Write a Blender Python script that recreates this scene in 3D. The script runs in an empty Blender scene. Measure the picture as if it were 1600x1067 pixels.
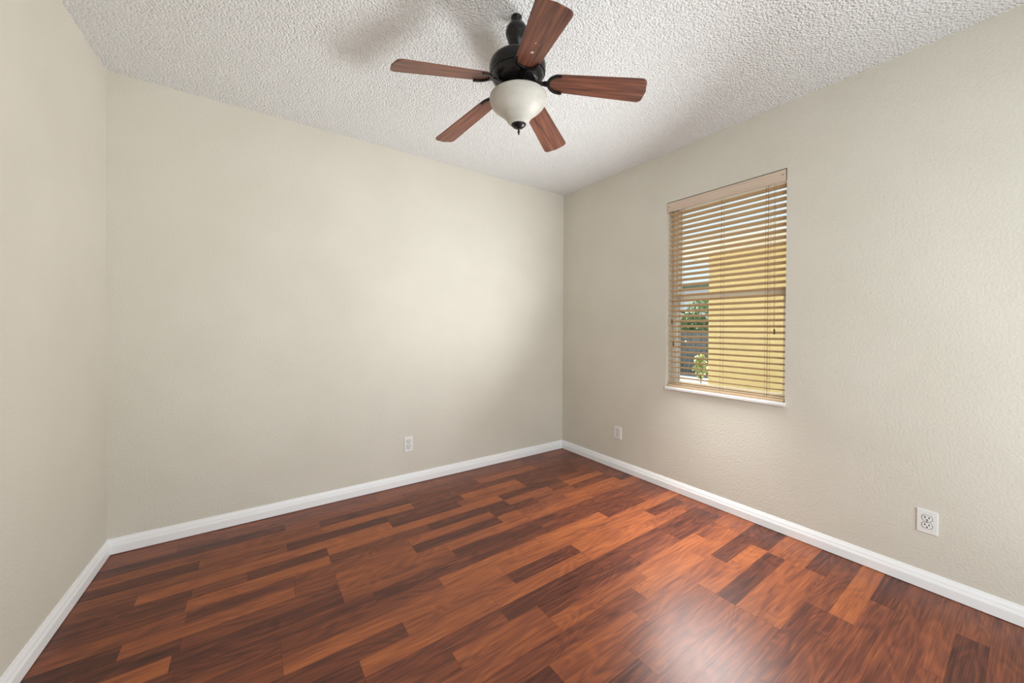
import bpy, bmesh, math, random
from mathutils import Vector, Matrix, Quaternion

random.seed(7)
S = bpy.context.scene
COL = S.collection
PI = math.pi

# ---------------------------------------------------------------- camera
W, H = 3.085, 2.44            # far wall length, ceiling height
LS = 0.0398                   # the left wall is a little out of square
FRONT = -3.16                 # wall behind the camera
F_PX, PP_Y = 590.44, 516.95
cam_d = bpy.data.cameras.new('camera')
cam = bpy.data.objects.new('camera', cam_d); COL.objects.link(cam)
yaw, tilt, roll = 0.606586, -0.007094, 0.005325
fw = Vector((math.sin(yaw) * math.cos(tilt), math.cos(yaw) * math.cos(tilt), math.sin(tilt)))
rt = Vector((math.cos(yaw), -math.sin(yaw), 0)); up = rt.cross(fw)
r2 = rt * math.cos(roll) + up * math.sin(roll); u2 = up * math.cos(roll) - rt * math.sin(roll)
M = Matrix((r2, u2, -fw)).transposed().to_4x4()
M.translation = Vector((-2.49237, -2.72753, 1.15856))
cam.matrix_world = M
cam_d.sensor_width = 36; cam_d.sensor_fit = 'HORIZONTAL'
cam_d.lens = F_PX / 1600 * 36
cam_d.shift_y = (PP_Y - 533.5) / 1600
cam_d.clip_start = 0.02
S.camera = cam

# ---------------------------------------------------------------- world, sun, lamps, exposure
S.view_settings.view_transform = 'Standard'
S.view_settings.look = 'None'
S.view_settings.exposure = 0.0
S.view_settings.gamma = 1.0
S.view_settings.use_curve_mapping = False
wd = bpy.data.worlds.new('sky'); S.world = wd; wd.use_nodes = True
nt = wd.node_tree; nt.nodes.clear()
wo = nt.nodes.new('ShaderNodeOutputWorld'); bg = nt.nodes.new('ShaderNodeBackground')
bg.inputs['Color'].default_value = (0.80, 0.93, 1.0, 1); bg.inputs['Strength'].default_value = 1.15
nt.links.new(bg.outputs[0], wo.inputs[0])

def lamp(name, kind, loc, target, energy, color=(1, 1, 1), size=1.0, size_y=None):
    d = bpy.data.lights.new(name, kind); d.energy = energy; d.color = color
    if kind == 'AREA':
        d.shape = 'RECTANGLE'; d.size = size; d.size_y = size_y or size
    o = bpy.data.objects.new(name, d); COL.objects.link(o)
    o.location = loc
    o.rotation_euler = (Vector(target) - Vector(loc)).to_track_quat('-Z', 'Y').to_euler()
    return o
sun = lamp('sun', 'SUN', (6.6, -0.1, 8.4), (2.6, -1.2, 0), 14.0, (1.0, 0.94, 0.84)); sun.data.angle = 0.01
# unseen fill lamp, added outside the made-up opening behind the camera
lamp('opening_fill', 'AREA', (-1.35, FRONT - 0.20, 1.05), (-1.50, 0, 1.02), 32.5, (0.96, 1.0, 1.02), 2.2, 2.1)
# lamps added inside the blind to boost window daylight: upward and to the floor
wu = lamp('window_fill_upward', 'AREA', (-0.17, -1.50, 0.98), (-0.97, -1.08, 1.42), 14.6, (0.96, 1.0, 1.03), 0.62, 0.22); wu.data.spread = math.radians(118)
wf = lamp('window_fill_downward', 'AREA', (-0.15, -1.50, 1.02), (-0.60, -1.50, 0.15), 9.5, (1.0, 1.0, 1.0), 0.62, 0.26); wf.data.spread = math.radians(110)

# ---------------------------------------------------------------- helpers
def link(o, parent=None):
    COL.objects.link(o)
    if parent is not None: o.parent = parent
    return o
def obj(name, bm, mat, parent=None, smooth=False, angle=None):
    me = bpy.data.meshes.new(name)
    bmesh.ops.recalc_face_normals(bm, faces=bm.faces)
    bm.to_mesh(me); bm.free()
    for m in (mat if isinstance(mat, (list, tuple)) else [mat]): me.materials.append(m)
    if smooth:
        me.polygons.foreach_set('use_smooth', [True] * len(me.polygons))
        if angle: me.set_sharp_from_angle(angle=math.radians(angle))
    return link(bpy.data.objects.new(name, me), parent)
def thing(name, label, cat, loc=(0, 0, 0), group=None):
    o = bpy.data.objects.new(name, None); o.location = loc; o.empty_display_size = .05
    return tag(link(o), label, cat, group)
def tag(o, label, cat, group=None):
    o['label'] = label; o['category'] = cat
    if group: o['group'] = group
    return o
def struct(o):
    o['kind'] = 'structure'; return o
def box(bm, a, b, mi=0):
    vs = [bm.verts.new((x, y, z)) for x in (a[0], b[0]) for y in (a[1], b[1]) for z in (a[2], b[2])]
    for f in ((0, 1, 3, 2), (4, 6, 7, 5), (0, 4, 5, 1), (2, 3, 7, 6), (0, 2, 6, 4), (1, 5, 7, 3)):
        bm.faces.new([vs[i] for i in f]).material_index = mi
    return vs
def bevel(bm, w, seg=2, ang=30):
    bmesh.ops.recalc_face_normals(bm, faces=bm.faces)
    es = [e for e in bm.edges if len(e.link_faces) == 2 and e.calc_face_angle() > math.radians(ang)]
    bmesh.ops.bevel(bm, geom=es, offset=w, segments=seg, affect='EDGES', profile=.5)
def lathe(bm, prof, n=64, close=False):
    rings = []
    for r, z in prof:
        if r < 1e-6: rings.append([bm.verts.new((0, 0, z))])
        else: rings.append([bm.verts.new((r * math.cos(2 * PI * i / n), r * math.sin(2 * PI * i / n), z)) for i in range(n)])
    for A, B in zip(rings, rings[1:]):
        for i in range(n):
            j = (i + 1) % n
            if len(A) == 1 and len(B) == 1: continue
            if len(A) == 1: bm.faces.new((A[0], B[i], B[j]))
            elif len(B) == 1: bm.faces.new((A[i], B[0], A[j]))
            else: bm.faces.new((A[i], B[i], B[j], A[j]))
def tube(bm, pts, r, n=8):
    pts = [Vector(q) for q in pts]; rings = []
    for i, q in enumerate(pts):
        d = (pts[min(i + 1, len(pts) - 1)] - pts[max(i - 1, 0)]).normalized()
        a = d.cross(Vector((0.3, 0.2, 1)) if abs(d.z) < .9 else Vector((1, 0, 0))).normalized(); b = d.cross(a)
        rr = r[i] if isinstance(r, (list, tuple)) else r
        rings.append([bm.verts.new(q + (a * math.cos(2 * PI * k / n) + b * math.sin(2 * PI * k / n)) * rr) for k in range(n)])
    for A, B in zip(rings, rings[1:]):
        for k in range(n): bm.faces.new((A[k], A[(k + 1) % n], B[(k + 1) % n], B[k]))
    bm.faces.new(rings[0]); bm.faces.new(list(reversed(rings[-1])))
def prism(bm, outline, z0, z1, mi=0):
    A = [bm.verts.new((x, y, z0)) for x, y in outline]; B = [bm.verts.new((x, y, z1)) for x, y in outline]
    n = len(A)
    bm.faces.new(list(reversed(A))).material_index = mi; bm.faces.new(B).material_index = mi
    for i in range(n): bm.faces.new((A[i], A[(i + 1) % n], B[(i + 1) % n], B[i])).material_index = mi
def smooth_prof(pts, k=4):
    out = []
    P = [pts[0]] + list(pts) + [pts[-1]]
    for i in range(1, len(P) - 2):
        for s in range(k):
            t = s / k
            out.append(tuple(0.5 * (2 * P[i][c] + (P[i + 1][c] - P[i - 1][c]) * t + (2 * P[i - 1][c] - 5 * P[i][c] + 4 * P[i + 1][c] - P[i + 2][c]) * t * t
                       + (3 * P[i][c] - P[i - 1][c] - 3 * P[i + 1][c] + P[i + 2][c]) * t ** 3) for c in (0, 1)))
    out.append(pts[-1]); return [(max(0, a), b) for a, b in out]

# ---------------------------------------------------------------- materials
def mat(name, col=(.8, .8, .8), rough=.5, spec=.5, metal=0):
    m = bpy.data.materials.new(name); m.use_nodes = True
    b = m.node_tree.nodes['Principled BSDF']
    b.inputs['Base Color'].default_value = (*col, 1); b.inputs['Roughness'].default_value = rough
    b.inputs['Specular IOR Level'].default_value = spec; b.inputs['Metallic'].default_value = metal
    return m
def N(m, kind, **kw):
    n = m.node_tree.nodes.new(kind)
    for k, v in kw.items():
        if k in n.inputs: n.inputs[k].default_value = v
        else: setattr(n, k, v)
    return n
def L(m, a, b): m.node_tree.links.new(a, b)
def bsdf(m): return m.node_tree.nodes['Principled BSDF']
def coords(m, scale=(1, 1, 1), src='Object'):
    tc = N(m, 'ShaderNodeTexCoord'); mp = N(m, 'ShaderNodeMapping'); mp.inputs['Scale'].default_value = scale
    L(m, tc.outputs[src], mp.inputs[0]); return mp.outputs[0]
def mottled(m, c1, c2, scale=6.0, detail=3, stretch=(1, 1, 1)):
    n = N(m, 'ShaderNodeTexNoise', Scale=scale, Detail=detail); L(m, coords(m, stretch), n.inputs['Vector'])
    r = N(m, 'ShaderNodeValToRGB'); r.color_ramp.elements[0].color = (*c1, 1); r.color_ramp.elements[1].color = (*c2, 1)
    r.color_ramp.elements[0].position = .35; r.color_ramp.elements[1].position = .65
    L(m, n.outputs['Fac'], r.inputs[0]); L(m, r.outputs[0], bsdf(m).inputs['Base Color']); return r
def bump(m, height, strength, dist):
    b = N(m, 'ShaderNodeBump', Strength=strength, Distance=dist); L(m, height, b.inputs['Height']); L(m, b.outputs[0], bsdf(m).inputs['Normal']); return b

# orange-peel wall paint
WALL = mat('wall_paint', rough=.62, spec=.25)
mottled(WALL, (.660, .620, .535), (.690, .650, .567), 2.2, 3)
n1 = N(WALL, 'ShaderNodeTexNoise', Scale=95, Detail=2, Roughness=.5); L(WALL, coords(WALL), n1.inputs['Vector'])
bump(WALL, n1.outputs['Fac'], .4, .0045)
# popcorn ceiling
CEIL = mat('popcorn_ceiling', (.86, .855, .845), .9, .1)
cv = coords(CEIL)
n1 = N(CEIL, 'ShaderNodeTexNoise', Scale=115, Detail=2, Roughness=.6); L(CEIL, cv, n1.inputs['Vector'])
v1 = N(CEIL, 'ShaderNodeTexVoronoi', Scale=110); v1.feature = 'SMOOTH_F1'; v1.inputs['Smoothness'].default_value = .25; L(CEIL, cv, v1.inputs['Vector'])
ml = N(CEIL, 'ShaderNodeMath', operation='MULTIPLY'); ml.inputs[1].default_value = -.75; L(CEIL, v1.outputs['Distance'], ml.inputs[0])
mx = N(CEIL, 'ShaderNodeMath', operation='ADD'); L(CEIL, n1.outputs['Fac'], mx.inputs[0]); L(CEIL, ml.outputs[0], mx.inputs[1])
bump(CEIL, mx.outputs[0], .9, .0105)
TRIM = mat('white_trim_paint', (.91, .91, .91), .35, .4)
n1 = N(TRIM, 'ShaderNodeTexNoise', Scale=60, Detail=2); L(TRIM, coords(TRIM, (1, 1, 1)), n1.inputs['Vector']); bump(TRIM, n1.outputs['Fac'], .1, .002)

# laminate: tone and shift of every strip come from the floor's own colour attribute
FLOOR = mat('laminate_planks', rough=.3, spec=.34)
at = N(FLOOR, 'ShaderNodeAttribute', attribute_name='plank'); sp = N(FLOOR, 'ShaderNodeSeparateColor'); L(FLOOR, at.outputs['Color'], sp.inputs[0])
tc = N(FLOOR, 'ShaderNodeTexCoord')
cb = N(FLOOR, 'ShaderNodeCombineXYZ')
m1 = N(FLOOR, 'ShaderNodeMath', operation='MULTIPLY'); m1.inputs[1].default_value = 37.0; L(FLOOR, sp.outputs['Green'], m1.inputs[0]); L(FLOOR, m1.outputs[0], cb.inputs[2])
m1b = N(FLOOR, 'ShaderNodeMath', operation='MULTIPLY'); m1b.inputs[1].default_value = 11.0; L(FLOOR, sp.outputs['Green'], m1b.inputs[0]); L(FLOOR, m1b.outputs[0], cb.inputs[0])
ad = N(FLOOR, 'ShaderNodeVectorMath', operation='ADD'); L(FLOOR, tc.outputs['Object'], ad.inputs[0]); L(FLOOR, cb.outputs[0], ad.inputs[1])
def stretched(sx, sy, sc, det, dist, rough=.6):
    mp = N(FLOOR, 'ShaderNodeMapping'); mp.inputs['Scale'].default_value = (sx, sy, 1); L(FLOOR, ad.outputs[0], mp.inputs[0])
    n = N(FLOOR, 'ShaderNodeTexNoise', Scale=sc, Detail=det, Distortion=dist, Roughness=rough); L(FLOOR, mp.outputs[0], n.inputs['Vector']); return n
g_big = stretched(1.0, 7.0, 3.0, 2, 1.0)
g_mid = stretched(.7, 20.0, 4.0, 4, 1.2)
g_fine = stretched(1.0, 60.0, 6.0, 3, .3)
# cathedral figure: bands through a warped field
mpw = N(FLOOR, 'ShaderNodeMapping'); mpw.inputs['Scale'].default_value = (.55, 2.6, 1); L(FLOOR, ad.outputs[0], mpw.inputs[0])
wv = N(FLOOR, 'ShaderNodeTexNoise', Scale=3.2, Detail=1.5, Distortion=.6); L(FLOOR, mpw.outputs[0], wv.inputs['Vector'])
w2 = N(FLOOR, 'ShaderNodeMath', operation='MULTIPLY'); w2.inputs[1].default_value = 75; L(FLOOR, wv.outputs['Fac'], w2.inputs[0])
w3 = N(FLOOR, 'ShaderNodeMath', operation='SINE'); L(FLOOR, w2.outputs[0], w3.inputs[0])
def madd(a, k, c):
    n = N(FLOOR, 'ShaderNodeMath', operation='MULTIPLY_ADD'); L(FLOOR, a, n.inputs[0]); n.inputs[1].default_value = k
    if isinstance(c, (int, float)): n.inputs[2].default_value = c
    else: L(FLOOR, c, n.inputs[2])
    return n.outputs[0]
t = madd(sp.outputs['Red'], .80, -.905)
t = madd(g_big.outputs['Fac'], .60, t)
t = madd(g_mid.outputs['Fac'], .80, t)
t = madd(g_fine.outputs['Fac'], .70, t)
t = madd(w3.outputs[0], .07, t)
rp = N(FLOOR, 'ShaderNodeValToRGB'); L(FLOOR, t, rp.inputs[0])
e = rp.color_ramp.elements
e[0].position = .0; e[0].color = (.050, .0150, .0100, 1)
e[1].position = 1.0; e[1].color = (.415, .126, .040, 1)
for ps, c in ((.25, (.110, .030, .0175, 1)), (.5, (.200, .056, .0255, 1)), (.75, (.308, .088, .031, 1))):
    q = rp.color_ramp.elements.new(ps); q.color = c
L(FLOOR, rp.outputs[0], bsdf(FLOOR).inputs['Base Color'])
rr = N(FLOOR, 'ShaderNodeMapRange'); L(FLOOR, g_fine.outputs['Fac'], rr.inputs[0]); rr.inputs[3].default_value = .29; rr.inputs[4].default_value = .38
L(FLOOR, rr.outputs[0], bsdf(FLOOR).inputs['Roughness']); bump(FLOOR, g_fine.outputs['Fac'], .12, .001)
SEAM = mat('dark_seam', (.03, .012, .008), .8)

BRONZE = mat('dark_bronze_metal', (.009, .008, .008), .28, .35)
n1 = N(BRONZE, 'ShaderNodeTexNoise', Scale=30, Detail=2); L(BRONZE, coords(BRONZE), n1.inputs['Vector'])
mr = N(BRONZE, 'ShaderNodeMapRange'); L(BRONZE, n1.outputs['Fac'], mr.inputs[0]); mr.inputs[3].default_value = .2; mr.inputs[4].default_value = .36; L(BRONZE, mr.outputs[0], bsdf(BRONZE).inputs['Roughness'])
BLADE = mat('rosewood_blade', rough=.42, spec=.4)
r = mottled(BLADE, (.095, .036, .023), (.25, .092, .054), 9, 4, (.5, 9, 1)); r.color_ramp.elements[0].position = .36; r.color_ramp.elements[1].position = .66
CHIP = mat('chipped_veneer', (.75, .66, .56), .8)
FROST = mat('alabaster_glass', (.80, .77, .70), .45, .35)
r = mottled(FROST, (.50, .475, .42), (.62, .60, .54), 9, 4, (1, 1, 2.5))
bsdf(FROST).inputs['Subsurface Weight'].default_value = .15; bsdf(FROST).inputs['Subsurface Radius'].default_value = (.02, .02, .018)
PLASTIC = mat('white_plastic', (.80, .79, .76), .3, .45)
n1 = N(PLASTIC, 'ShaderNodeTexNoise', Scale=25); L(PLASTIC, coords(PLASTIC), n1.inputs['Vector']); bump(PLASTIC, n1.outputs['Fac'], .02, .002)
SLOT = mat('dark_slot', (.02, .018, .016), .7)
STEEL = mat('screw_steel', (.55, .54, .52), .35, .5, .9)
VINYL = mat('white_vinyl', (.82, .82, .80), .4, .4)
_t = N(VINYL, 'ShaderNodeBsdfTranslucent'); _t.inputs[0].default_value = (.95, .92, .86, 1)   # thin hollow vinyl glows when daylight is behind it
_m = N(VINYL, 'ShaderNodeMixShader'); _m.inputs[0].default_value = .5
L(VINYL, bsdf(VINYL).outputs[0], _m.inputs[1]); L(VINYL, _t.outputs[0], _m.inputs[2]); L(VINYL, _m.outputs[0], VINYL.node_tree.nodes['Material Output'].inputs[0])
MARBLE = mat('white_marble_sill', rough=.3, spec=.4); mottled(MARBLE, (.74, .72, .71), (.84, .83, .82), 8, 5)
SLATM = mat('tan_wood_slat', rough=.45, spec=.3); mottled(SLATM, (.76, .61, .43), (.84, .69, .50), 6, 4, (20, 1, 8))
# thin slats let a little warm daylight through
_t = N(SLATM, 'ShaderNodeBsdfTranslucent'); _t.inputs[0].default_value = (1.0, .86, .66, 1)
_m = N(SLATM, 'ShaderNodeMixShader'); _m.inputs[0].default_value = .5
L(SLATM, bsdf(SLATM).outputs[0], _m.inputs[1]); L(SLATM, _t.outputs[0], _m.inputs[2]); L(SLATM, _m.outputs[0], SLATM.node_tree.nodes['Material Output'].inputs[0])
VALM = mat('tan_wood_valance', rough=.5, spec=.3); mottled(VALM, (.61, .48, .38), (.67, .53, .42), 6, 4, (8, 1, 20))
CORD = mat('brown_cord', (.22, .12, .06), .8); TASSEL = mat('dark_wood_tassel', (.07, .028, .012), .5)
GLASS = bpy.data.materials.new('window_glass'); GLASS.use_nodes = True
g = GLASS.node_tree; g.nodes.clear()
go = g.nodes.new('ShaderNodeOutputMaterial'); gm = g.nodes.new('ShaderNodeMixShader'); gt = g.nodes.new('ShaderNodeBsdfTransparent'); gg = g.nodes.new('ShaderNodeBsdfGlossy'); gf = g.nodes.new('ShaderNodeFresnel')
gt.inputs[0].default_value = (.95, .97, .96, 1); gg.inputs['Roughness'].default_value = .02; gf.inputs[0].default_value = 1.45
g.links.new(gf.outputs[0], gm.inputs[0]); g.links.new(gt.outputs[0], gm.inputs[1]); g.links.new(gg.outputs[0], gm.inputs[2]); g.links.new(gm.outputs[0], go.inputs[0])
STUCCO = mat('yellow_stucco', rough=.9, spec=.1); mottled(STUCCO, (.73, .565, .28), (.78, .605, .31), 3, 3)
n1 = N(STUCCO, 'ShaderNodeTexNoise', Scale=40, Detail=3); L(STUCCO, coords(STUCCO), n1.inputs['Vector']); bump(STUCCO, n1.outputs['Fac'], .4, .01)
EAVE = mat('white_eave_paint', (.86, .85, .83), .5); SHINGLE = mat('grey_shingle', rough=.9); mottled(SHINGLE, (.28, .26, .25), (.40, .38, .36), 20)
FENCE = mat('weathered_fence_wood', rough=.85); mottled(FENCE, (.09, .105, .11), (.20, .215, .215), 5, 3, (6, 6, 1))
GROUND = mat('yard_ground', rough=.95); mottled(GROUND, (.22, .22, .24), (.34, .34, .36), 4, 5)
CONC = mat('pale_bounce_concrete', rough=.9); mottled(CONC, (.52, .50, .47), (.62, .60, .57), 3, 4)
LEAFD = mat('dark_green_leaf', rough=.55); mottled(LEAFD, (.07, .15, .055), (.26, .40, .16), 5)
LEAFP = mat('pale_yellow_green_leaf', rough=.5); mottled(LEAFP, (.38, .45, .14), (.62, .66, .30), 8)
BARK = mat('bark', rough=.9); mottled(BARK, (.08, .055, .04), (.16, .12, .09), 12)
WHITEW = mat('pale_house_wall', rough=.8); mottled(WHITEW, (.72, .74, .78), (.80, .82, .85), 2)
ROOFG = mat('green_grey_roof', rough=.8); mottled(ROOFG, (.10, .13, .09), (.16, .19, .13), 10)

# ---------------------------------------------------------------- room shell
xl = lambda y: -W + LS * y
TH = .15
bm = bmesh.new(); box(bm, (-W - .4, 0, 0), (TH, TH, H)); struct(obj('wall_back', bm, WALL))
bm = bmesh.new()
prism(bm, [(xl(0) - .0, 0), (xl(FRONT), FRONT), (xl(FRONT) - TH, FRONT), (xl(0) - TH, 0)], 0, H); struct(obj('wall_left', bm, WALL))
def wall_hole(name, axis, a0, a1, holes, t0, t1, m):
    """a slab along one axis, with rectangular openings (a, z)"""
    bm = bmesh.new()
    A = sorted({a0, a1, *[h[0] for h in holes], *[h[1] for h in holes]}); Z = sorted({0, H, *[h[2] for h in holes], *[h[3] for h in holes]})
    solid = lambda i, j: 0 <= i < len(A) - 1 and 0 <= j < len(Z) - 1 and not any(h[0] <= A[i] < h[1] and h[2] <= Z[j] < h[3] for h in holes)
    P = lambda a, t, z: (t, a, z) if axis == 'y' else (a, t, z)
    cache = {}
    def v(a, t, z):
        k = (a, t, z)
        if k not in cache: cache[k] = bm.verts.new(P(a, t, z))
        return cache[k]
    for i in range(len(A) - 1):
        for j in range(len(Z) - 1):
            if not solid(i, j): continue
            for t in (t0, t1): bm.faces.new([v(A[i], t, Z[j]), v(A[i + 1], t, Z[j]), v(A[i + 1], t, Z[j + 1]), v(A[i], t, Z[j + 1])])
            for di, dj, q in ((-1, 0, ((A[i], Z[j]), (A[i], Z[j + 1]))), (1, 0, ((A[i + 1], Z[j]), (A[i + 1], Z[j + 1]))),
                              (0, -1, ((A[i], Z[j]), (A[i + 1], Z[j]))), (0, 1, ((A[i], Z[j + 1]), (A[i + 1], Z[j + 1])))):
                if not solid(i + di, j + dj):
                    (p0, z0), (p1, z1) = q
                    bm.faces.new([v(p0, t0, z0), v(p1, t0, z1), v(p1, t1, z1), v(p0, t1, z0)])
    return struct(obj(name, bm, m))
WY0, WY1, WZ0, WZ1 = -1.852, -1.107, .722, 2.073
wall_hole('wall_right', 'y', FRONT, 0, [(WY0, WY1, WZ0, WZ1)], 0, TH, WALL)
wall_hole('wall_front', 'x', xl(FRONT) - TH, TH, [(-2.45, -.20, 0.05, 2.32)], FRONT - TH, FRONT, WALL)  # opening made up to let the added fill light in
bm = bmesh.new(); box(bm, (-W - .5, FRONT - TH, H), (TH, TH, H + .1)); struct(obj('ceiling', bm, CEIL))

# floor: strips in boards, [start x, tone] along each row
ROWS = [
 [(-3.3,.5),(-2.8,.38),(-1.79,.6),(-1.25,.42),(-.55,.2),(-.3,.5)],
 [(-3.3,.08),(-2.327,.48),(-1.62,.35),(-1.08,.5),(-.6,.35)],
 [(-3.3,.5),(-2.153,.1),(-1.62,.3),(-1.08,.75),(-.54,.4),(-.2,.25)],
 [(-3.3,.1),(-2.695,.45),(-2.153,.78),(-1.62,.3),(-1.08,.25),(-.54,.2),(-.2,.4)],
 [(-3.3,.4),(-2.33,.08),(-1.81,.22),(-1.3,.8),(-.82,.22),(-.3,.3)],
 [(-3.3,.3),(-2.888,.75),(-1.81,.1),(-1.36,.55),(-.82,.2),(-.3,.4)],
 [(-3.3,.15),(-2.7,.35),(-2.5,.1),(-2.162,.72),(-1.085,.1),(-.545,.35),(-.2,.3)],
 [(-3.3,.28),(-2.71,.75),(-2.162,.25),(-1.633,.08),(-1.09,.6),(-.7,.3),(-.545,.78),(-.165,.3)],
 [(-3.3,.5),(-2.7,.25),(-2.322,.45),(-1.785,.62),(-1.25,.1),(-.9,.5),(-.545,.2),(-.155,.3)],
 [(-3.3,.03),(-2.873,.62),(-2.33,.42),(-2.165,.55),(-1.786,.05),(-1.25,.6),(-1.09,.5),(-.70,.78),(-.155,.08)],
 [(-3.3,.1),(-2.7,.3),(-2.167,.58),(-1.64,.6),(-1.092,.66),(-.545,.55),(-.3,.62)],
 [(-3.3,.82),(-2.717,.1),(-2.165,.45),(-1.628,.08),(-1.09,.15),(-.6,.2)],
 [(-3.3,.3),(-2.7,.2),(-2.05,.15),(-1.3,.15),(-1.09,.22),(-.545,.2)],
 [(-3.3,.3),(-2.4,.35),(-1.777,.7),(-1.2,.76),(-.68,.1),(-.3,.28)],
 [(-3.3,.5),(-2.4,.7),(-1.5,.66),(-.9,.6),(-.4,.66)],
 [(-3.3,.62),(-2.7,.18),(-2.0,.5),(-1.5,.08),(-1.08,.72),(-.425,.05),(-.1,.4)],
 [(-3.3,.3),(-2.6,.12),(-2.18,.68),(-1.64,.66),(-1.08,.7),(-.545,.55),(-.2,.4)],
 [(-3.3,.3),(-2.18,.25),(-1.648,.06),(-1.09,.2),(-.545,.08),(-.1,.3)],
 [(-3.3,.35),(-2.3,.3),(-1.9,.5),(-1.506,.18),(-.9,.3),(-.545,.1),(-.1,.3)],
 [(-3.3,.4),(-2.1,.5),(-1.508,.62),(-.97,.75),(-.42,.5),(-.2,.6)],
 [(-3.3,.3),(-1.9,.3),(-1.09,.72),(-.6,.66),(-.2,.55)],
 [(-3.3,.05),(-1.647,.5),(-1.2,.5),(-.547,.05),(-.2,.1)],
 [(-3.3,.5),(-1.37,.4),(-.815,.6),(-.5,.75),(-.267,.05)],
 [(-3.3,.12),(-1.37,.45),(-.815,.06),(-.278,.62)],
 [(-3.3,.3),(-1.5,.4),(-.815,.56),(-.3,.62)],
 [(-3.3,.4),(-.81,.56),(-.272,.05)],
 [(-3.3,.3),(-1.1,.22),(-.545,.32),(-.1,.2)],
 [(-3.3,.35),(-.543,.75)],
 [(-3.3,.4),(-1.0,.3),(-.3,.06)],
 [(-3.3,.3),(-.28,.4)], [(-3.3,.35),(-.6,.4)], [(-3.3,.05),(-.27,.42)], [(-3.3,.3),(-.5,.35)]]
while len(ROWS) < 41:
    o0 = random.uniform(.2, .9); ROWS.append([(-3.3, random.random())] + [(-3.3 + o0 + .8 * i, random.random()) for i in range(3)])
ROWS = [[(-3.3, .45)]] + ROWS
SK = .018
bm = bmesh.new(); cl = bm.loops.layers.float_color.new('plank')
def edge_y(j, x): return min(0.0, -.034 - .08 * (j - 1) + SK * x) if j > 0 else 0.0
G = .0004
for j, row in enumerate(ROWS):
    for i, (x0, tone) in enumerate(row):
        x1 = row[i + 1][0] if i + 1 < len(row) else 0.0
        v = [bm.verts.new((x, y, 0)) for x, y in ((x0 + G, edge_y(j + 1, x0) + G), (x1 - G, edge_y(j + 1, x1) + G), (x1 - G, edge_y(j, x1)), (x0 + G, edge_y(j, x0)))]
        f = bm.faces.new(v); rnd = random.random()
        for lp in f.loops: lp[cl] = (tone, rnd, random.random() * 0, 1)
box(bm, (-W - .3, FRONT - .1, -.05), (0, 0, -.0012), 1)
fl = obj('floor', bm, [FLOOR, SEAM]); struct(fl)

# baseboards: one moulded profile (distance from wall, height)
BB = [(0, 0), (.014, 0), (.014, .040), (.0125, .043), (.0125, .046), (.0105, .049), (.0095, .056), (.0075, .063), (.0045, .070), (.0035, .0755), (0, .0765)]
def baseboard(name, A, B, ina, inb):
    """A, B: foot of the wall; ina, inb: mitre vectors that lead one unit off this wall"""
    bm = bmesh.new(); R = [[bm.verts.new((P[0] + d * v[0], P[1] + d * v[1], z + .0028)) for d, z in BB] for P, v in ((A, ina), (B, inb))]
    n = len(BB)
    for i in range(n): bm.faces.new((R[0][i], R[1][i], R[1][(i + 1) % n], R[0][(i + 1) % n]))
    bm.faces.new(R[0]); bm.faces.new(list(reversed(R[1])))
    return struct(obj(name, bm, TRIM))
baseboard('baseboard_back', (-W, 0), (0, 0), (1, -1), (-1, -1))
baseboard('baseboard_right', (0, 0), (0, FRONT), (-1, -1), (-1, 0))
baseboard('baseboard_left', (-W, 0), (xl(FRONT), FRONT), (1, -1), (1, 0))

# ---------------------------------------------------------------- window
bm = bmesh.new()
fx0, fx1 = .085, .135
def rect_frame(bm, x0, x1, y0, y1, z0, z1, w, wt=None, wb=None):
    wt = wt or w; wb = wb or w
    box(bm, (x0, y0, z0), (x1, y0 + w, z1)); box(bm, (x0, y1 - w, z0), (x1, y1, z1))
    box(bm, (x0, y0 + w, z0), (x1, y1 - w, z0 + wb)); box(bm, (x0, y0 + w, z1 - wt), (x1, y1 - w, z1))
rect_frame(bm, fx0, fx1, WY0, WY1, WZ0 + .02, WZ1, .022, .03, .018)
bevel(bm, .002, 1)
win = struct(obj('window_1', bm, VINYL))
bm = bmesh.new(); rect_frame(bm, fx0 + .004, fx0 + .024, WY0 + .022, WY1 - .022, .758, 1.40, .020, .04, .020); obj('lower_sash', bm, VINYL, win)
bm = bmesh.new(); rect_frame(bm, fx0 + .026, fx0 + .046, WY0 + .022, WY1 - .022, 1.36, WZ1 - .030, .018, .03, .036); obj('upper_sash', bm, VINYL, win)
for z0, z1, x in ((.776, 1.362, fx0 + .014), (1.395, WZ1 - .06, fx0 + .036)):
    bm = bmesh.new(); box(bm, (x - .002, WY0 + .040, z0), (x + .002, WY1 - .040, z1)); obj('glass_pane', bm, GLASS, win)
bm = bmesh.new(); box(bm, (-.016, WY0 - .004, WZ0 - .0005), (fx0 + .002, WY1 + .004, WZ0 + .021)); bevel(bm, .005, 2)
obj('window_sill', bm, MARBLE, win)

# ---------------------------------------------------------------- blind
BY0, BY1 = WY0 + .008, WY1 - .010
blind = thing('venetian_blind', 'tan wooden venetian blind with open slats hanging in the window', 'window blind', (.028, (BY0 + BY1) / 2, WZ1))
BC = Vector(blind.location)
def bobj(name, bm, m, parent=blind, **k):
    bmesh.ops.translate(bm, verts=bm.verts, vec=-BC); return obj(name, bm, m, parent, **k)
bm = bmesh.new(); box(bm, (.006, BY0 + .002, WZ1 - .052), (.052, BY1 - .002, WZ1 - .006)); bevel(bm, .002, 1); bobj('headrail', bm, VALM)
bm = bmesh.new(); vz0, vz1 = WZ1 - .071, WZ1 - .006
prof = [(-.003, vz0), (-.0055, vz0 + .003), (-.0055, vz0 + .010), (-.0035, vz0 + .013), (-.0035, vz1 - .014), (-.0055, vz1 - .011), (-.0055, vz1 - .003), (-.003, vz1), (.004, vz1), (.004, vz0)]
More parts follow.
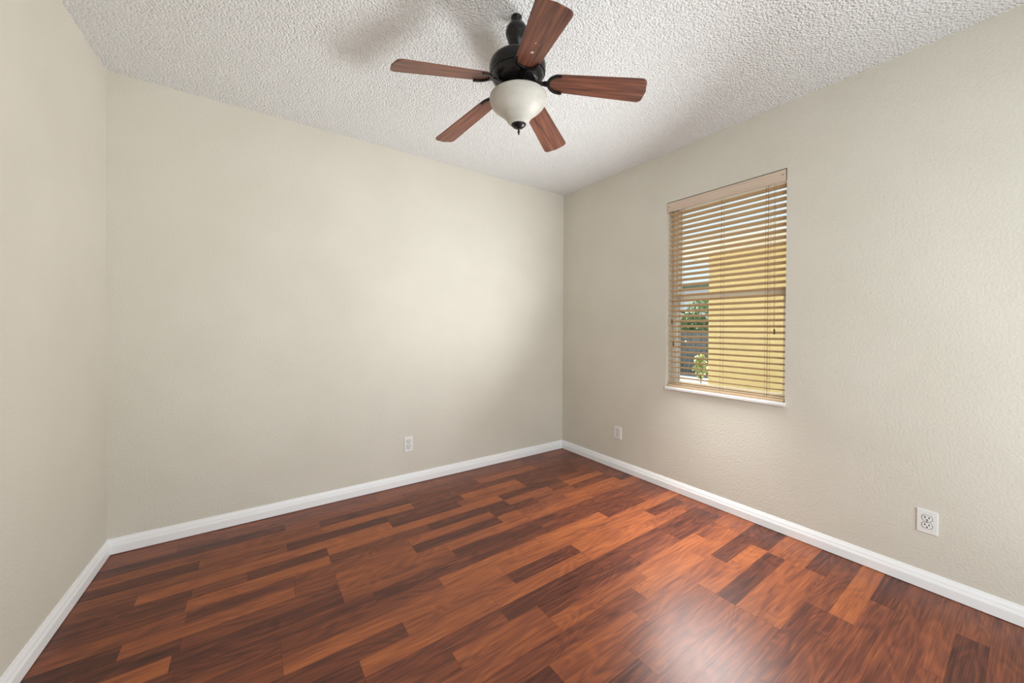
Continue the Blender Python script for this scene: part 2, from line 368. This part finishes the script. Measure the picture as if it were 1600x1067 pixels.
Ra = [bm.verts.new((x, BY0 - .003, z)) for x, z in prof]; Rb = [bm.verts.new((x, BY1 + .004, z)) for x, z in prof]
for i in range(len(prof)): bm.faces.new((Ra[i], Rb[i], Rb[(i + 1) % len(prof)], Ra[(i + 1) % len(prof)]))
bm.faces.new(Ra); bm.faces.new(list(reversed(Rb)))
bobj('valance', bm, VALM)
for y in (BY0 + .012, BY1 - .010):
    bm = bmesh.new(); lathe(bm, [(0, .0015), (.0028, .001), (.0032, 0)], 10); bmesh.ops.rotate(bm, verts=bm.verts, cent=(0, 0, 0), matrix=Matrix.Rotation(-PI / 2, 3, 'Y'))
    bmesh.ops.translate(bm, verts=bm.verts, vec=(-.0035, y, WZ1 - .034)); bobj('valance_screw', bm, SLOT)
NS = 34; Z_TOP, Z_BOT = 1.984, .775; PITCH = (Z_TOP - Z_BOT) / (NS - 1); TILT = .34
bm = bmesh.new(); sw = .018
sec = []
for k in range(9):
    u = -1 + k / 4; sec.append((u * sw, .0012 * (1 - u * u) - u * sw * TILT))
pts = [(x, z + .0014) for x, z in sec] + [(x, z - .0014) for x, z in reversed(sec)]
Ra = [bm.verts.new((x, BY0 - (BY0 + BY1) / 2, z)) for x, z in pts]; Rb = [bm.verts.new((x, BY1 - (BY0 + BY1) / 2, z)) for x, z in pts]
for i in range(len(pts)): bm.faces.new((Ra[i], Rb[i], Rb[(i + 1) % len(pts)], Ra[(i + 1) % len(pts)]))
bm.faces.new(Ra); bm.faces.new(list(reversed(Rb)))
slat = obj('slat', bm, SLATM, blind)
for i in range(NS):
    s = slat if i == 0 else slat.copy()
    if i: COL.objects.link(s)
    s.parent = blind
    s.location = (.0005 * math.sin(i * 2.1), 0, Z_TOP - PITCH * i - BC.z)
bm = bmesh.new(); box(bm, (.005, BY0, .7445), (.051, BY1, .7595)); bevel(bm, .003, 2); bobj('bottom_rail', bm, SLATM)
for yl in (-1.205, -1.487, -1.750):
    bm = bmesh.new()
    for dx in (-.0185, .0185):
        for dy in ((-.006, .006) if yl != -1.487 else (0,)):
            tube(bm, [(.028 + dx, yl + dy, .752), (.028 + dx, yl + dy, WZ1 - .05)], .0007, 5)
    for i in range(NS):
        z = Z_TOP - PITCH * i - .0032
        tube(bm, [(.0095, yl, z + .0185 * TILT - .001), (.0465, yl, z - .0185 * TILT - .001)], .0006, 4)
    bobj('ladder_cord', bm, CORD)
def pull(y, zs, dbl):
    bm = bmesh.new()
    for k in range(2 if dbl else 1):
        tube(bm, [(.003, y + k * .009, WZ1 - .068), (-.0085, y + k * .008, WZ1 - .08), (-.0085, y + k * .004, zs + .012)], .0008, 6)
    c = bobj('pull_cord', bm, CORD)
    bm = bmesh.new(); lathe(bm, smooth_prof([(0, .014), (.004, .013), (.0045, .008), (.0035, .002), (.005, -.008), (.0065, -.013), (.004, -.015), (0, -.015)], 2), 12)
    bmesh.ops.translate(bm, verts=bm.verts, vec=(-.0085, y, zs)); bobj('tassel', bm, TASSEL, c, smooth=True)
pull(-1.800, 1.147, True); pull(-1.157, 1.214, False); pull(-1.168, 1.054, False)

# ---------------------------------------------------------------- outlets
def outlet(loc, rz, label, group, pw, ph, gap):
    t = thing('electrical_outlet', label, 'wall outlet', loc, group); t.rotation_euler = (0, 0, rz)
    bm = bmesh.new()      # local: +x right, z up, -y into the room
    box(bm, (-pw / 2, -.0055, -ph / 2), (pw / 2, .0, ph / 2))
    es = [e for e in bm.edges if all(v.co.y < -.004 for v in e.verts)]
    bmesh.ops.bevel(bm, geom=es, offset=.004, segments=3, affect='EDGES', profile=.6)
    obj('cover_plate', bm, PLASTIC, t)
    for s in (1, -1):
        bm = bmesh.new(); zc = s * gap / 2; out = []
        for k in range(32):
            a = 2 * PI * k / 32; out.append((.0158 * math.cos(a), max(-.0128, min(.0128, .0158 * math.sin(a)))))
        A = [bm.verts.new((x, -.0050, z + zc)) for x, z in out]; B = [bm.verts.new((x, -.0072, z + zc)) for x, z in out]; C = [bm.verts.new((x * .94, -.0076, z * .94 + zc)) for x, z in out]
        for P, Q in ((A, B), (B, C)):
            for k in range(32): bm.faces.new((P[k], P[(k + 1) % 32], Q[(k + 1) % 32], Q[k]))
        bm.faces.new(C)
        rc = obj('receptacle', bm, PLASTIC, t)
        bm = bmesh.new(); shade_ring = [(x * 1.10, z * 1.10) for x, z in out]
        A = [bm.verts.new((x, -.0060, z + zc)) for x, z in shade_ring]; bm.faces.new(A); obj('painted_shadow_gap', bm, SLOT, rc)  # dark face that paints the shadow gap around the receptacle
        for x, w, h in ((-.0064, .0035, .0090), (.0064, .0033, .0078)):
            bm = bmesh.new(); box(bm, (x - w / 2, -.0078, zc + .0028 - h / 2 + .001), (x + w / 2, -.0072, zc + .0028 + h / 2 + .001)); obj('slot', bm, SLOT, rc)
        bm = bmesh.new(); lathe(bm, [(0, .0006), (.0030, .0006), (.0030, 0)], 12); bmesh.ops.rotate(bm, verts=bm.verts, cent=(0, 0, 0), matrix=Matrix.Rotation(PI / 2, 3, 'X'))
        bmesh.ops.translate(bm, verts=bm.verts, vec=(0, -.0073, zc - .0068)); obj('ground_hole', bm, SLOT, rc)
    bm = bmesh.new(); lathe(bm, [(0, .0012), (.002, .001), (.0026, 0)], 12); bmesh.ops.rotate(bm, verts=bm.verts, cent=(0, 0, 0), matrix=Matrix.Rotation(PI / 2, 3, 'X'))
    bmesh.ops.translate(bm, verts=bm.verts, vec=(0, -.0055, 0)); obj('screw', bm, STEEL, t)
    return t
GO = 'white duplex wall outlets'
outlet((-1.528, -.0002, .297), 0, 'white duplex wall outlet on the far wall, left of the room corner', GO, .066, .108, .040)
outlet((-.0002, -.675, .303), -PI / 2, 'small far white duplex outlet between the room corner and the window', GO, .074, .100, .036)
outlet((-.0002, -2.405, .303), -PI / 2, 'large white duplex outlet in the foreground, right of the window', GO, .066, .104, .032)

# ---------------------------------------------------------------- ceiling fan
fan = thing('ceiling_fan', 'five-blade ceiling fan with rosewood blades, dark bronze motor and white glass bowl', 'ceiling fan', (-1.5895, -1.4470, H))
ax = Vector((.0456, .0211, -1)).normalized()
fan.rotation_mode = 'QUATERNION'; fan.rotation_quaternion = Vector((0, 0, -1)).rotation_difference(ax)
bm = bmesh.new(); lathe(bm, [(0, .003), (.022, .003), (.022, -.004), (.018, -.008), (.018, -.034), (.0, -.034)], 32)
for k in range(3):
    a = k * 2.09; box(bm, (.017 * math.cos(a) - .004, .017 * math.sin(a) - .004, -.03), (.017 * math.cos(a) + .006, .017 * math.sin(a) + .006, -.006))
obj('mounting_bracket', bm, BRONZE, fan)
bm = bmesh.new(); lathe(bm, smooth_prof([(0, -.024), (.018, -.025), (.034, -.034), (.043, -.048), (.046, -.062), (.045, -.074)], 3) + [(.041, -.080), (.041, -.084)] + smooth_prof([(.040, -.086), (.036, -.102), (.027, -.119), (.018, -.128), (0, -.129)], 3), 48)
obj('canopy', bm, BRONZE, fan, smooth=True, angle=40)
bm = bmesh.new(); lathe(bm, [(0, -.12), (.013, -.12), (.013, -.150), (.021, -.152), (.023, -.160), (.023, -.176), (0, -.176)], 32); obj('downrod', bm, BRONZE, fan, smooth=True, angle=40)
bm = bmesh.new()
lathe(bm, smooth_prof([(0, -.170), (.06, -.171), (.098, -.174), (.108, -.179), (.115, -.190), (.117, -.203), (.116, -.216), (.113, -.224)], 3)
      + [(.1145, -.2255), (.1150, -.2280), (.1140, -.2305), (.1095, -.2315)] + smooth_prof([(.1085, -.234), (.105, -.248), (.098, -.258), (.088, -.268), (.074, -.276)], 3)
      + [(.068, -.278), (.068, -.280), (.0, -.280)], 64)
obj('motor_housing', bm, BRONZE, fan, smooth=True, angle=35)
bm = bmesh.new(); lathe(bm, [(0, -.278), (.062, -.278), (.064, -.281), (.064, -.292), (.060, -.295), (0, -.295)], 48); obj('flywheel', bm, BRONZE, fan, smooth=True, angle=35)
bm = bmesh.new(); lathe(bm, smooth_prof([(.0, -.293), (.045, -.294), (.048, -.308), (.085, -.314), (.108, -.316), (.110, -.321), (.106, -.324), (0, -.324)], 2), 64); obj('light_fitter', bm, BRONZE, fan, smooth=True, angle=35)
bowl = smooth_prof([(.1145, -.317), (.1175, -.319), (.1185, -.328), (.116, -.342), (.108, -.357), (.094, -.371), (.078, -.383), (.064, -.394), (.054, -.405), (.046, -.418), (.040, -.427), (.030, -.432), (.012, -.433)], 3)
inner = [(max(.006, r - .004), z + .003) for r, z in reversed(bowl)]; inner[-1] = (.111, -.317)
bm = bmesh.new(); lathe(bm, bowl + inner + [bowl[0]], 72); obj('glass_bowl', bm, FROST, fan, smooth=True)
bm = bmesh.new(); lathe(bm, smooth_prof([(0, -.424), (.020, -.424), (.031, -.425), (.0325, -.428), (.030, -.434), (.022, -.442), (.012, -.447), (.005, -.449), (.0032, -.455), (.0055, -.459), (.0055, -.462), (.003, -.465), (.004, -.469), (.002, -.473), (0, -.473)], 2), 32)
obj('finial', bm, BRONZE, fan, smooth=True)
def arc(cx, cy, r, a0, a1, n): return [(cx + r * math.cos(a0 + (a1 - a0) * i / n), cy + r * math.sin(a0 + (a1 - a0) * i / n)) for i in range(n + 1)]
R0, R1, WR, WT = .128, .522, .046, .060
def blade_bm(chips=False):
    bm = bmesh.new(); o = []
    o += [(R0 + .046 - .046 * math.cos(a), -WR * math.sin(a)) for a in [PI / 2 * i / 10 for i in range(0, 11)]]
    o += arc(R1 - .022 - .006, -WT + .022, .022, -PI / 2, -.12, 6)
    o += [(R1, 0)]
    o += arc(R1 - .022 - .006, WT - .022, .022, .12, PI / 2, 6)
    o += [(R0 + .046 - .046 * math.cos(a), WR * math.sin(a)) for a in [PI / 2 * i / 10 for i in range(10, 0, -1)]]
    prism(bm, o, -.0025, .0025); bevel(bm, .001, 1, 60)
    if chips:
        for sh in ([(.235, -.006), (.251, .001), (.243, .006), (.239, .003), (.235, .005)], [(.300, -.006), (.305, -.004), (.303, 0), (.299, -.002)], [(.296, .010), (.299, .011), (.297, .013)]):
            prism(bm, sh, -.0027, -.0024, 1)
    return bm
def bracket_bm():
    bm = bmesh.new(); c = R0 + .044
    ro, ri = .0485, .0370
    o = [(c + .004, -ro)] ; o = [(c + .012, -ro)] + [(c - ro * 1.02 * math.sin(a), -ro * math.cos(a)) for a in [PI * i / 18 for i in range(19)]] + [(c + .012, ro), (c + .014, ri + .004), (c + .008, ri)]
    o += [(c - ri * math.sin(a), ri * math.cos(a)) for a in [PI * i / 18 for i in range(19)]] + [(c + .008, -ri), (c + .014, -ri - .004)]
    prism(bm, o, -.0095, -.0026); bevel(bm, .0015, 2, 50)
    # swan-neck arm from the flywheel to the crescent
    a = [(.050, 0, -.022), (.072, 0, -.020), (.090, 0, -.012), (.106, 0, -.006), (.118, 0, -.006), (R0 + .003, 0, -.006)]
    n = len(a); hw = [.016, .014, .009, .008, .011, .014]; th = .0035
    ring = [[bm.verts.new((x, s * hw[i], z + q * th)) for s, q in ((-1, -1), (1, -1), (1, 1), (-1, 1))] for i, (x, y, z) in enumerate(a)]
    for A, B in zip(ring, ring[1:]):
        for k in range(4): bm.faces.new((A[k], A[(k + 1) % 4], B[(k + 1) % 4], B[k]))
    bm.faces.new(ring[0]); bm.faces.new(list(reversed(ring[-1])))
    return bm
PHASE, BZ, PITCHB, DROOP = math.radians(174.7), -.2515, math.radians(-12), math.radians(9.7)
bl = obj('fan_blade', blade_bm(), BLADE, fan); br = obj('blade_bracket', bracket_bm(), BRONZE, fan)
for k in range(5):
    th = PHASE - k * 2 * PI / 5
    if k == 0: B_, R_ = bl, br
    elif k == 4: B_ = obj('fan_blade', blade_bm(True), [BLADE, CHIP], fan); B_['label'] = 'blade with pale chips in its veneer'; R_ = br.copy(); COL.objects.link(R_)
    else: B_, R_ = bl.copy(), br.copy(); COL.objects.link(B_); COL.objects.link(R_)
    for q in (B_, R_):
        q.parent = fan; q.location = (0, 0, BZ); q.rotation_mode = 'QUATERNION'
        q.rotation_quaternion = Quaternion((0, 0, 1), th) @ Quaternion((0, 1, 0), DROOP) @ Quaternion((1, 0, 0), PITCHB)

# ---------------------------------------------------------------- outside the window
bm = bmesh.new(); box(bm, (3.0, -14, -.35), (30, 16, -.2)); g0 = obj('yard_ground', bm, GROUND); struct(g0)
bm = bmesh.new(); box(bm, (TH, -14, -.35), (3.0, 16, -.198)); struct(obj('bounce_path_ground', bm, CONC))  # pale path added out of view to bounce light up to the slats
hs = thing('neighbor_house', 'yellow stucco house with white eaves right outside the window', 'house', (3.0, -4.0, -.2))
def hobj(name, bm, m, smooth=False):
    bmesh.ops.translate(bm, verts=bm.verts, vec=-hs.location); return obj(name, bm, m, hs)
bm = bmesh.new(); box(bm, (3.0, -9, -.2), (9, .165, 2.36)); hobj('house_wall', bm, STUCCO)
bm = bmesh.new(); box(bm, (2.45, -9.4, 2.26), (9.5, .55, 2.29)); hobj('soffit', bm, EAVE)
bm = bmesh.new(); box(bm, (2.42, -9.4, 2.25), (2.45, .58, 2.42)); box(bm, (2.45, .55, 2.25), (9.5, .58, 2.42)); hobj('fascia', bm, EAVE)
bm = bmesh.new()
v = [bm.verts.new(q) for q in ((2.36, -9.5, 2.40), (2.36, .66, 2.40), (9.6, .66, 2.40), (9.6, -9.5, 2.40), (6, -6, 3.15), (6, -3, 3.15))]
for f in ((0, 1, 5, 4), (1, 2, 5), (2, 3, 4, 5), (3, 0, 4), (3, 2, 1, 0)): bm.faces.new([v[i] for i in f])
hobj('roof', bm, SHINGLE)
fc = thing('wooden_fence', 'dark weathered board fence seen through the left of the window', 'fence', (8.5, 3.0, -.2))
for i in range(40):
    y = .75 + i * .145
    bm = bmesh.new(); box(bm, (8.49, y - .068 - 3.0 + 3.0, -.2), (8.51, y + .068, 1.05 + .015 * math.sin(i * 3.1))); bmesh.ops.translate(bm, verts=bm.verts, vec=-fc.location); obj('fence_board', bm, FENCE, fc)
for z in (.15, .8):
    bm = bmesh.new(); box(bm, (8.515, .7, z), (8.56, 6.0, z + .08)); bmesh.ops.translate(bm, verts=bm.verts, vec=-fc.location); obj('fence_rail', bm, FENCE, fc)
def leaves(bm, c, rad, n, size, rs):
    for _ in range(n):
        d = Vector((rs.gauss(0, 1), rs.gauss(0, 1), rs.gauss(0, 1))).normalized() * (rs.random() ** .4)
        p = Vector(c) + Vector((d.x * rad[0], d.y * rad[1], d.z * rad[2]))
        q = Quaternion((rs.gauss(0, 1), rs.gauss(0, 1), rs.gauss(0, 1), rs.gauss(0, 1))).normalized(); s = size * rs.uniform(.6, 1.3)
        vs = [bm.verts.new(p + q @ Vector(a) * s) for a in ((-1, 0, 0), (-.3, .38, .06), (.5, .3, .04), (1, 0, -.08), (.5, -.3, .04), (-.3, -.38, .06))]
        bm.faces.new(vs)
def shrub(name, label, cat, loc, crowns, m, n, size, trunk_h, tr, seed, group=None):
    rs = random.Random(seed); t = thing(name, label, cat, loc, group)
    bm = bmesh.new()
    for c, rad in crowns: leaves(bm, c, rad, n, size, rs)
    obj('foliage', bm, m, t)
    bm = bmesh.new(); tube(bm, [(0, 0, 0), (.03, .02, trunk_h * .5), (0, .05, trunk_h)], [tr, tr * .8, tr * .5], 8)
    for c, rad in crowns: tube(bm, [(0, .04, trunk_h * .8), tuple(c)], [tr * .45, tr * .2], 6)
    obj('trunk', bm, BARK, t)
    return t
shrub('leafy_tree', 'dark green leafy tree rising behind the board fence', 'tree', (10.2, 3.6, -.2), [((0, 0, 1.9), (.8, 1.1, .75)), ((.2, -.9, 1.5), (.7, .8, .6)), ((0, 1.1, 1.4), (.7, .8, .6))], LEAFD, 800, .10, 1.6, .09, 3)
shrub('yard_plant', 'pale yellow-green plant growing in front of the board fence', 'plant', (6.2, 2.02, -.2), [((0, 0, .42), (.14, .16, .28)), ((.05, .05, .62), (.12, .12, .18))], LEAFP, 70, .07, .4, .012, 5)
ph = thing('pale_house', 'pale far house with green-grey roof edge beyond the trees', 'house', (19, 8, -.2))
bm = bmesh.new(); box(bm, (16, 1, -.2), (22, 16, 3.4)); bmesh.ops.translate(bm, verts=bm.verts, vec=-ph.location); obj('house_wall', bm, WHITEW, ph)
bm = bmesh.new(); box(bm, (15.5, .5, 3.2), (22.5, 16.5, 3.42)); bmesh.ops.translate(bm, verts=bm.verts, vec=-ph.location); obj('roof_edge', bm, ROOFG, ph)
